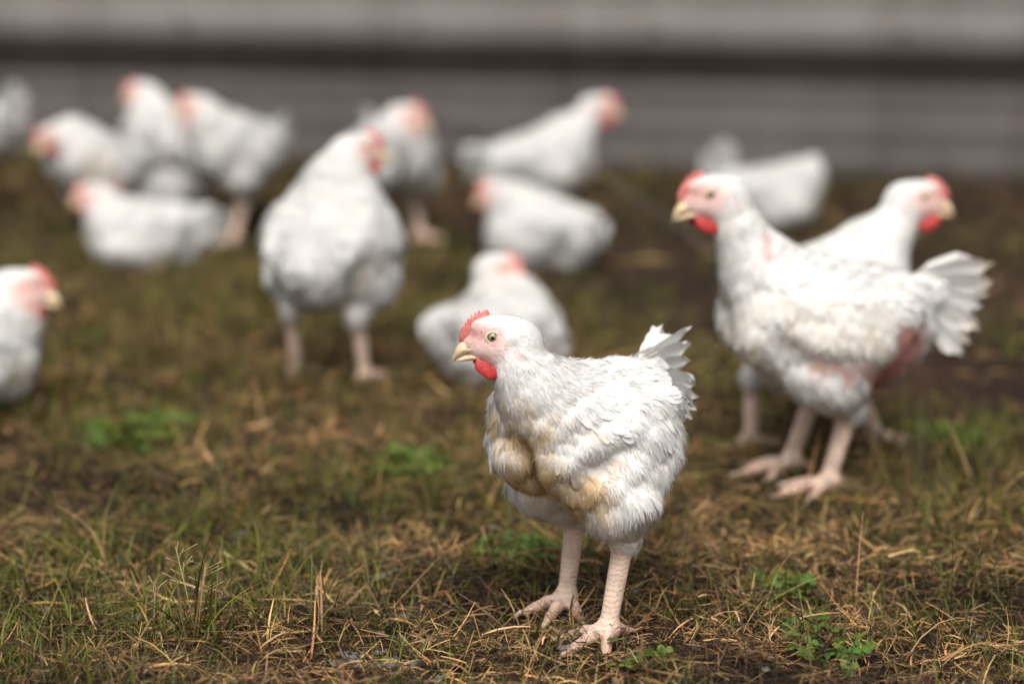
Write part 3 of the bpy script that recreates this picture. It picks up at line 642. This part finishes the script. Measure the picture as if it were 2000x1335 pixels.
for kind_, n in ((0, 70000), (1, 52000)):                                          # the same cover, coarser, beside the camera's field
    x, y = r_.uniform(-3.6, 3.6, n), r_.uniform(1.3, 7.0, n); o_ = np.abs(x) > .2118 * y * 1.22 + .06; x, y = x[o_], y[o_]; g, b, dd = cover(x, y)
    keep = r_.random(len(x)) > np.clip(b, 0, .93) if kind_ == 0 else r_.random(len(x)) < np.clip(g * (1 - .7 * b), 0, 1); x, y = x[keep], y[keep]; m = len(x)
    if kind_ == 0: straw.append(ribbons(x, y, ground_z(x, y) + np.abs(r_.normal(0, .007, m)), r_.uniform(0, 6.28, m), np.abs(r_.normal(.05, .28, m)), .045 * np.exp(r_.normal(0, .45, m)), .0034 * np.exp(r_.normal(-.1, .4, m)), r_.normal(.35, .5, m), straw_cols(m, r_), r_, 2, .35))
    else: green.append(ribbons(x, y, ground_z(x, y), r_.uniform(0, 6.28, m), r_.normal(1.0, .33, m).clip(.1, 1.5), .045 * np.exp(r_.normal(0, .4, m)), .0042 * r_.uniform(.6, 1.4, m), r_.normal(.8, .5, m), green_cols(m, r_), r_, 2, .1))
V, F, C = join(straw); tag(obj('dry_grass', raw_mesh('dry_grass', V, F, C), M_straw), 'matted dry brown straw covering the whole yard floor', 'grass', kind='stuff')
V, F, C = join(green); tag(obj('green_grass', raw_mesh('green_grass', V, F, C), M_grass), 'short green grass blades growing through the dry straw', 'grass', kind='stuff')
# small pebbles in the gap of the straw
pv, pq = [], []; base = np.array([[math.cos(a) * math.cos(b), math.sin(a) * math.cos(b), math.sin(b) * .5] for b in (-1.2, -.4, .4, 1.2) for a in np.arange(7) / 7 * 6.283])
for k in range(70):
    cxp, cyp = (720 + r_.normal(0, 32), 1290 + r_.normal(0, 14)) if k < 26 else (r_.uniform(0, 2000), r_.uniform(1000, 1335)); x, y = at(cxp, cyp); s_ = r_.uniform(.003, .011)
    v = base * s_ * (1 + r_.normal(0, .16, base.shape)) * np.array([1.3, .9, .8]); a = r_.uniform(0, 6.28); v = np.stack([v[:, 0] * math.cos(a) - v[:, 1] * math.sin(a), v[:, 0] * math.sin(a) + v[:, 1] * math.cos(a), v[:, 2]], 1)
    v = v + np.array([x, y, float(ground_z(x, y)[0]) + .004]); o = sum(len(q) for q in pv); pv.append(v)
    aa = np.arange(7); bb = (aa + 1) % 7; pq += [np.stack([t * 7 + aa, t * 7 + bb, t * 7 + 7 + bb, t * 7 + 7 + aa], 1) + o for t in range(3)]
tag(obj('gravel', raw_mesh('gravel', np.concatenate(pv), [np.concatenate(pq)], smooth=False), M_stone), 'small grey stones showing through the straw', 'gravel', kind='stuff')

# distinct plants
def tuft(px, py, n, L, label, spread=.02, lean=None, dry=.25, stalks=0, cat='grass tuft', name='grass_tuft', W=.0035, group=None, el=(1.15, .25)):
    x0, y0 = at(px, py); z0 = float(ground_z(x0, y0)[0]); root = empty(name, (x0, y0, z0)); tag(root, label, cat, group); q = np.random.default_rng(int(px * 7 + py))
    x, y = q.normal(0, spread, n), q.normal(0, spread, n); az = q.uniform(0, 6.28, n) if lean is None else q.normal(lean, .9, n)
    c = green_cols(n, q); k = q.random(n) < dry; c[k] = straw_cols(k.sum(), q) * 1.3
    v, f, c = ribbons(x + x0, y + y0, np.full(n, z0), az, q.normal(el[0], el[1], n).clip(.3, 1.55), L * np.exp(q.normal(0, .35, n)), W * q.uniform(.6, 1.3, n), q.normal(.5, .4, n), c, q, 5, .08)
    obj('blades', raw_mesh('blades', v - np.array([x0, y0, z0]), [f], c), M_grass, root)['kind'] = 'stuff'
    for k in range(stalks):                                                            # flowering stalk with fine side branches
        a = q.uniform(0, 6.28); h_ = L * q.uniform(1.1, 1.6); tp = np.array([math.cos(a) * h_ * .2, math.sin(a) * h_ * .2, h_]); pts = [np.zeros(3), tp * .5 + np.array([0, 0, .004]), tp]
        Vs, Qs, Ts, o = [], [], [], 0
        def addt(p_, r2):
            nonlocal o
            v, q4, t3 = tube(p_, r2, 5); Vs.append(v); Qs.append(q4 + o); Ts.append(t3 + o); o += len(v)
        addt(pts, [.0011, .0008, .0004])
        for b in range(9):
            s0 = tp * (.62 + .38 * b / 9); an = q.uniform(0, 6.28); d = np.array([math.cos(an), math.sin(an), .55]) * .022 * q.uniform(.6, 1.2); addt([s0, s0 + d * .6, s0 + d], [.00045, .0004, .0006])
        V_ = np.concatenate(Vs); obj('seed_stalk', raw_mesh('seed_stalk', V_, [np.concatenate(Qs), np.concatenate(Ts)], np.tile(np.array([.42, .30, .17]), (len(V_), 1))), M_straw, root)
    return root
tuft(385, 1262, 34, .085, 'grass tuft with pale seed stalks, nearest the bottom left corner', .014, stalks=2)
tuft(300, 1262, 12, .075, 'sparse upright grass tuft with a pale bent blade, left of the seeding tuft', .012, dry=.4, stalks=1)
tuft(545, 1165, 26, .07, 'loose green grass tuft left of the front hen, behind the seeding tuft', .02)
tuft(835, 1275, 10, .05, 'small star of green blades just left of the front hen foot', .006, dry=0, W=.0042, el=(.6, .25))
tuft(430, 1020, 24, .075, 'blurred green grass tuft in the left middle, taller than its neighbours', .02)
tuft(200, 1090, 22, .08, 'tall leaning grass tuft at the left in front of the brown patch', .025, lean=2.5)
tuft(745, 1185, 14, .075, 'thin spiky grass tuft between the seeding tuft and the front hen', .012, dry=.35)
tuft(1880, 1010, 60, .10, 'dark mixed grass clump at the right edge behind the straw', .06, dry=.55)
tuft(1720, 960, 40, .09, 'brown and green grass clump right of the big side-on hen foot', .05, dry=.6)
tuft(1330, 300, 110, .20, 'green weeds at the foot of the shed wall, right of centre', .12, dry=.05, W=.010, name='weed_clump', cat='weed')
tuft(545, 300, 90, .15, 'dark green weeds at the foot of the shed wall, left of centre', .10, dry=.05, W=.010, name='weed_clump', cat='weed')
tuft(900, 300, 60, .13, 'low weeds at the shed wall behind the far middle hens', .10, dry=.1, W=.008, name='weed_clump', cat='weed')
tuft(150, 325, 50, .10, 'low weeds at the shed foot behind the far left hens', .12, dry=.2, W=.008, name='weed_clump', cat='weed')
tuft(1120, 318, 60, .12, 'weeds at the shed foot right beside the far middle hen', .13, dry=.15, W=.008, name='weed_clump', cat='weed')
tuft(1680, 338, 60, .09, 'low dark weeds at the shed foot right of the far right hen', .14, dry=.4, W=.008, name='weed_clump', cat='weed')
tuft(1920, 345, 60, .10, 'low dark weeds at the shed foot near the right edge', .13, dry=.4, W=.008, name='weed_clump', cat='weed')
def clover(px, py, n, rad, label, size=.006, hgt=.02):
    x0, y0 = at(px, py); z0 = float(ground_z(x0, y0)[0]); root = empty('clover_patch', (x0, y0, z0)); tag(root, label, 'clover'); q = np.random.default_rng(int(px + 3 * py)); V, F_, C, o = [], [], [], 0; S, SQ_, so_ = [], [], 0
    for k in range(n):
        a, rr = q.uniform(0, 6.28), rad * math.sqrt(q.random()); c0 = np.array([rr * math.cos(a), rr * 1.2 * math.sin(a), hgt * q.uniform(.3, 1.2)]); s_ = size * q.uniform(.6, 1.3)
        til = np.array(Matrix.Rotation(q.normal(0, .4), 3, 'X') @ Matrix.Rotation(q.normal(0, .4), 3, 'Y') @ Matrix.Rotation(q.uniform(0, 6.28), 3, 'Z')); cc = np.array([.085, .150, .022]) * q.uniform(.6, 1.35) * np.array([q.uniform(.8, 1.5), 1, 1])
        for l in range(3):
            an = l * 2.094; ps = [(0, 0, 0)] + [(s_ * (1 + .85 * math.cos(t)), s_ * .8 * math.sin(t), .12 * s_ * abs(math.sin(t))) for t in np.linspace(-2.6, 2.6, 7)]
            ps = np.array(ps) @ np.array(Matrix.Rotation(an, 3, 'Z')).T @ til.T + c0; V.append(ps); C.append(np.tile(cc, (8, 1))); F_ += [[o, o + t, o + t + 1] for t in range(1, 7)]; o += 8
        v, q4, t3 = tube([(c0[0] * .8, c0[1] * .8, -.002), c0 * .95, c0], [.0006, .0005, .0005], 4); S.append(v); SQ_.append(q4 + so_); so_ += len(v)
    obj('leaves', raw_mesh('leaves', np.concatenate(V), [np.array(F_)], np.concatenate(C)), M_grass, root)['kind'] = 'stuff'
    Sv = np.concatenate(S); obj('stems', raw_mesh('stems', Sv, [np.concatenate(SQ_)], np.tile(np.array([.10, .16, .05]), (len(Sv), 1))), M_grass, root)['kind'] = 'stuff'
clover(1525, 1165, 120, .038, 'bright green clover patch in the straw at lower right')
clover(1010, 1105, 90, .05, 'green clover patch beside the front hen far foot')
clover(1620, 1290, 50, .05, 'thin scattered clover near the bottom edge, lower right')
clover(1580, 1228, 26, .03, 'few clover leaves just below the bright clover patch')
clover(270, 860, 170, .085, 'bright green leafy patch blurred in the left middle', .010, .03)
clover(1850, 850, 80, .06, 'blurred green leafy patch at the right behind the side-on hen', .010, .03)
clover(800, 930, 70, .06, 'pale green leafy patch behind and left of the front hen', .009, .025)
clover(1240, 1300, 30, .04, 'few clover leaves in front of the front hen near foot')

# thin pale wire bowed over the yard
wx = [(250, 440, 0.0), (420, 190, .0), (640, 173, 0), (800, 188, 0), (950, 235, 0), (1180, 340, 0), (1300, 420, 0), (1420, 520, 0)]
def arch():
    x0, y0 = at(330, 470); x1, y1 = at(1470, 560); P = []
    for t in np.linspace(0, 1, 40):
        px = 330 + (1470 - 330) * t; py = np.interp(px, [330, 380, 440, 520, 640, 800, 950, 1180, 1300, 1400, 1470], [470, 300, 215, 183, 173, 189, 235, 340, 420, 497, 560])
        yd = y0 + (y1 - y0) * t; a = R(PITCH); v = (667.5 - py) / FPX; u = (px - 1000) / FPX; d = np.array([u, math.cos(a) + v * math.sin(a), -math.sin(a) + v * math.cos(a)]); k = yd / d[1]; P.append(d * k + np.array([0, 0, CAM_H]))
    P = np.array(P)
    for _ in range(3): P[1:-1] = P[1:-1] * .5 + (P[2:] + P[:-2]) * .25
    v, q, t3 = tube(P, .0010, 6); tag(obj('bowed_wire', raw_mesh('bowed_wire', v, [q, t3]), M_wire), 'thin pale wire bowed in an arch behind the middle hens', 'wire')
arch()

# ------------------------------------------------------------------ the flock
cream = (.56, .44, .25); tan = tuple(TAN)
hen('front', 1135, 1212, -125, 'sharp white hen in front, standing, head turned left, brown stained breast', h=.0023, fluff=60000, cards=2600, near=True, light_tint=1.37, seed=3, bs=.855, drop=-.022, pitch=6, thick=.008, eye=(.135, -.038, .366), hyaw=-58,
    feet=[(.050, .070, -10), (-.022, -.040, 12)], stain=[((.135, -.01, .195), (.085, .08, .095), .85, tan), ((.08, .035, .155), (.13, .10, .050), .85, tan), ((-.06, .115, .225), (.05, .03, .03), .3, cream), ((.13, 0, .25), (.05, .05, .05), .25, cream)],
    bare=[((.105, 0, .155), (.016, .010, .014), .8, (.30, .20, .19))], tail=dict(n=16, lo=-26, hi=27, L=.074, W=.030, splay=26, roll=68, fray=.028))
hen('side', 1590, 948, -166, 'large white hen at right standing side-on facing left, ragged fanned tail', quill=.72, s=1.12, h=.0030, fluff=26000, cards=1800, near=True, light_tint=1.20, seed=4, neck_r=(.044, .026, .0245), bs=.87, eye=(.155, -.005, .400), hyaw=-8, hpitch=-4, pitch=12, thick=.008,
    feet=[(.005, .055, 4), (.02, -.05, 0)], stain=[((.0, .10, .225), (.13, .06, .05), .35, cream), ((.12, .03, .19), (.05, .06, .05), .35, cream)],
    bare=[((-.03, .09, .176), (.095, .07, .032), .8, (.58, .32, .275)), ((-.105, .07, .20), (.050, .10, .085), .92, (.46, .19, .165)), ((.125, .04, .32), (.012, .03, .03), .6, (.45, .25, .23))], tail=dict(n=17, lo=-28, hi=28, L=.076, W=.032, splay=14, fray=.03, dirt=.5))
hen('behind_side', 1606, 862, 36, 'white hen facing right, half hidden behind the large side-on hen', s=1.08, h=.004, fluff=9000, cards=1200, near=True, light_tint=1.08, seed=5, pitch=12, eye=(.160, -.03, .375), hyaw=-36,
    feet=[(-.085, .06, -30), (.085, -.03, -36)], bare=[((.0, -.09, .18), (.05, .05, .02), .5, SKIN)], tail=dict(n=7, lo=-20, hi=10, L=.03))
hen('far_right', 1500, 448, 20, 'blurred white hen far at right, resting with tail raised, behind the side-on hen', s=.91, drop=.15, light_tint=.90, seed=6, sit=True, eye=(.145, .03, .30), hyaw=60, hpitch=-30, tail=dict(lo=35, hi=80, L=.065, W=.05))
hen('far_middle', 1055, 455, 32, 'blurred white hen far in the middle, facing right with neck stretched', s=1.0, drop=.055, light_tint=.93, seed=7, pitch=12, eye=(.155, -.03, .362), hyaw=-28, feet=[(.02, .05, 0), (-.03, -.05, 0)], stain=[((.04, -.09, .18), (.06, .06, .04), .5, cream)], tail=dict(lo=-20, hi=15, L=.06))
hen('mid_sitting', 1056, 524, 138, 'blurred white hen sitting in the middle with its head low at the left', s=.97, drop=.15, light_tint=.94, seed=8, sit=True, eye=(.130, .02, .305), hyaw=32, hpitch=-5, pitch=8, tail=dict(lo=-50, hi=-20, L=.05))
hen('near_sitting', 972, 738, 62, 'white hen sitting behind the front hen, turned away, head to the right', s=.95, drop=.15, seed=9, h=.0042, fluff=12000, cards=1000, sit=True, eye=(.075, .03, .345), hyaw=-66, wing_out=.35, fat=1.2, pitch=5, stain=[((-.02, -.1, .2), (.06, .05, .05), .4, cream)],
    bare=[((-.11, .03, .17), (.05, .04, .03), .8, REDSK)], tail=dict(n=9, lo=-35, hi=10, L=.04))
hen('back_view', 648, 742, 72, 'white hen left of centre standing with its back to the camera', s=1.05, h=.0042, fluff=13000, cards=1000, seed=10, bs=.80, drop=-.026, pitch=40, fat=.84, eye=(.085, -.028, .368), hyaw=-50, wing_out=.15, feet=[(0, .062, 0), (0, -.062, -12)], thick=.010,
    bare=[((-.11, -.01, .17), (.05, .03, .05), .9, REDSK), ((-.10, -.06, .215), (.05, .05, .014), .7, SKIN)], stain=[((-.06, -.09, .22), (.06, .05, .04), .45, cream)], tail=dict(n=9, lo=-20, hi=25, L=.035))
hen('behind_back_view', 762, 466, -72, 'blurred white hen behind the back-turned hen, raising its head to the right', s=1.04, drop=.04, light_tint=.93, seed=11, pitch=14, eye=(.10, .02, .338), hyaw=66, tail=dict(lo=20, hi=50, L=.07))
hen('left_edge', -94, 812, 10, 'white hen cut off by the left edge, sitting and facing right', s=1.18, drop=.15, h=.0042, fluff=10000, cards=1000, seed=12, sit=True, eye=(.112, -.01, .325), hyaw=-10, pitch=8, stain=[((.08, -.08, .19), (.07, .05, .03), .5, cream)])
hen('left_sitting', 285, 532, 172, 'blurred white hen sitting at left, neck up at its left end', s=.93, drop=.15, light_tint=.92, seed=13, sit=True, eye=(.130, .0, .325), hyaw=10, bare=[((.06, .08, .20), (.025, .05, .045), .9, REDSK)], tail=dict(lo=-40, hi=-10, L=.06))
hen('left_standing', 195, 478, -135, 'blurred white hen standing at far left, red head lowered to the left', s=.90, light_tint=.93, seed=14, pitch=24, eye=(.140, -.01, .312), hyaw=-10, hpitch=-20, bare=[((-.02, .09, .17), (.06, .05, .025), .8, REDSK)], stain=[((.05, .08, .2), (.07, .06, .05), .5, cream)], tail=dict(lo=45, hi=75, L=.05))
hen('left_back', 455, 458, -128, 'big blurred white hen at back left with tail raised, facing left', s=.97, light_tint=.94, seed=15, bs=.90, pitch=16, eye=(.115, -.01, .345), hyaw=-50, feet=[(.055, .055, 0), (-.055, -.055, 0)], bare=[((-.06, .07, .17), (.035, .06, .06), .9, REDSK)], tail=dict(lo=0, hi=38, L=.045))
hen('left_farthest', 338, 432, 165, 'blurred white hen farthest back at left, upright behind the big one', s=.90, light_tint=.92, seed=16, pitch=32, eye=(.09, .0, .358), hyaw=10, tail=dict(lo=0, hi=30, L=.05))
hen('left_between', 300, 436, 12, 'blurred white hen lying low between the sitting and the big left hens', s=.98, drop=.15, light_tint=.92, seed=17, sit=True, eye=(.13, .03, .26), hyaw=40, hpitch=-20, tail=dict(lo=-10, hi=20, L=.05))
hen('corner', -100, 428, 170, 'blurred white hen tail end at the far left edge', s=.97, light_tint=.90, seed=18, pitch=8, tail=dict(lo=10, hi=55, L=.08))
bpy.context.view_layer.update()
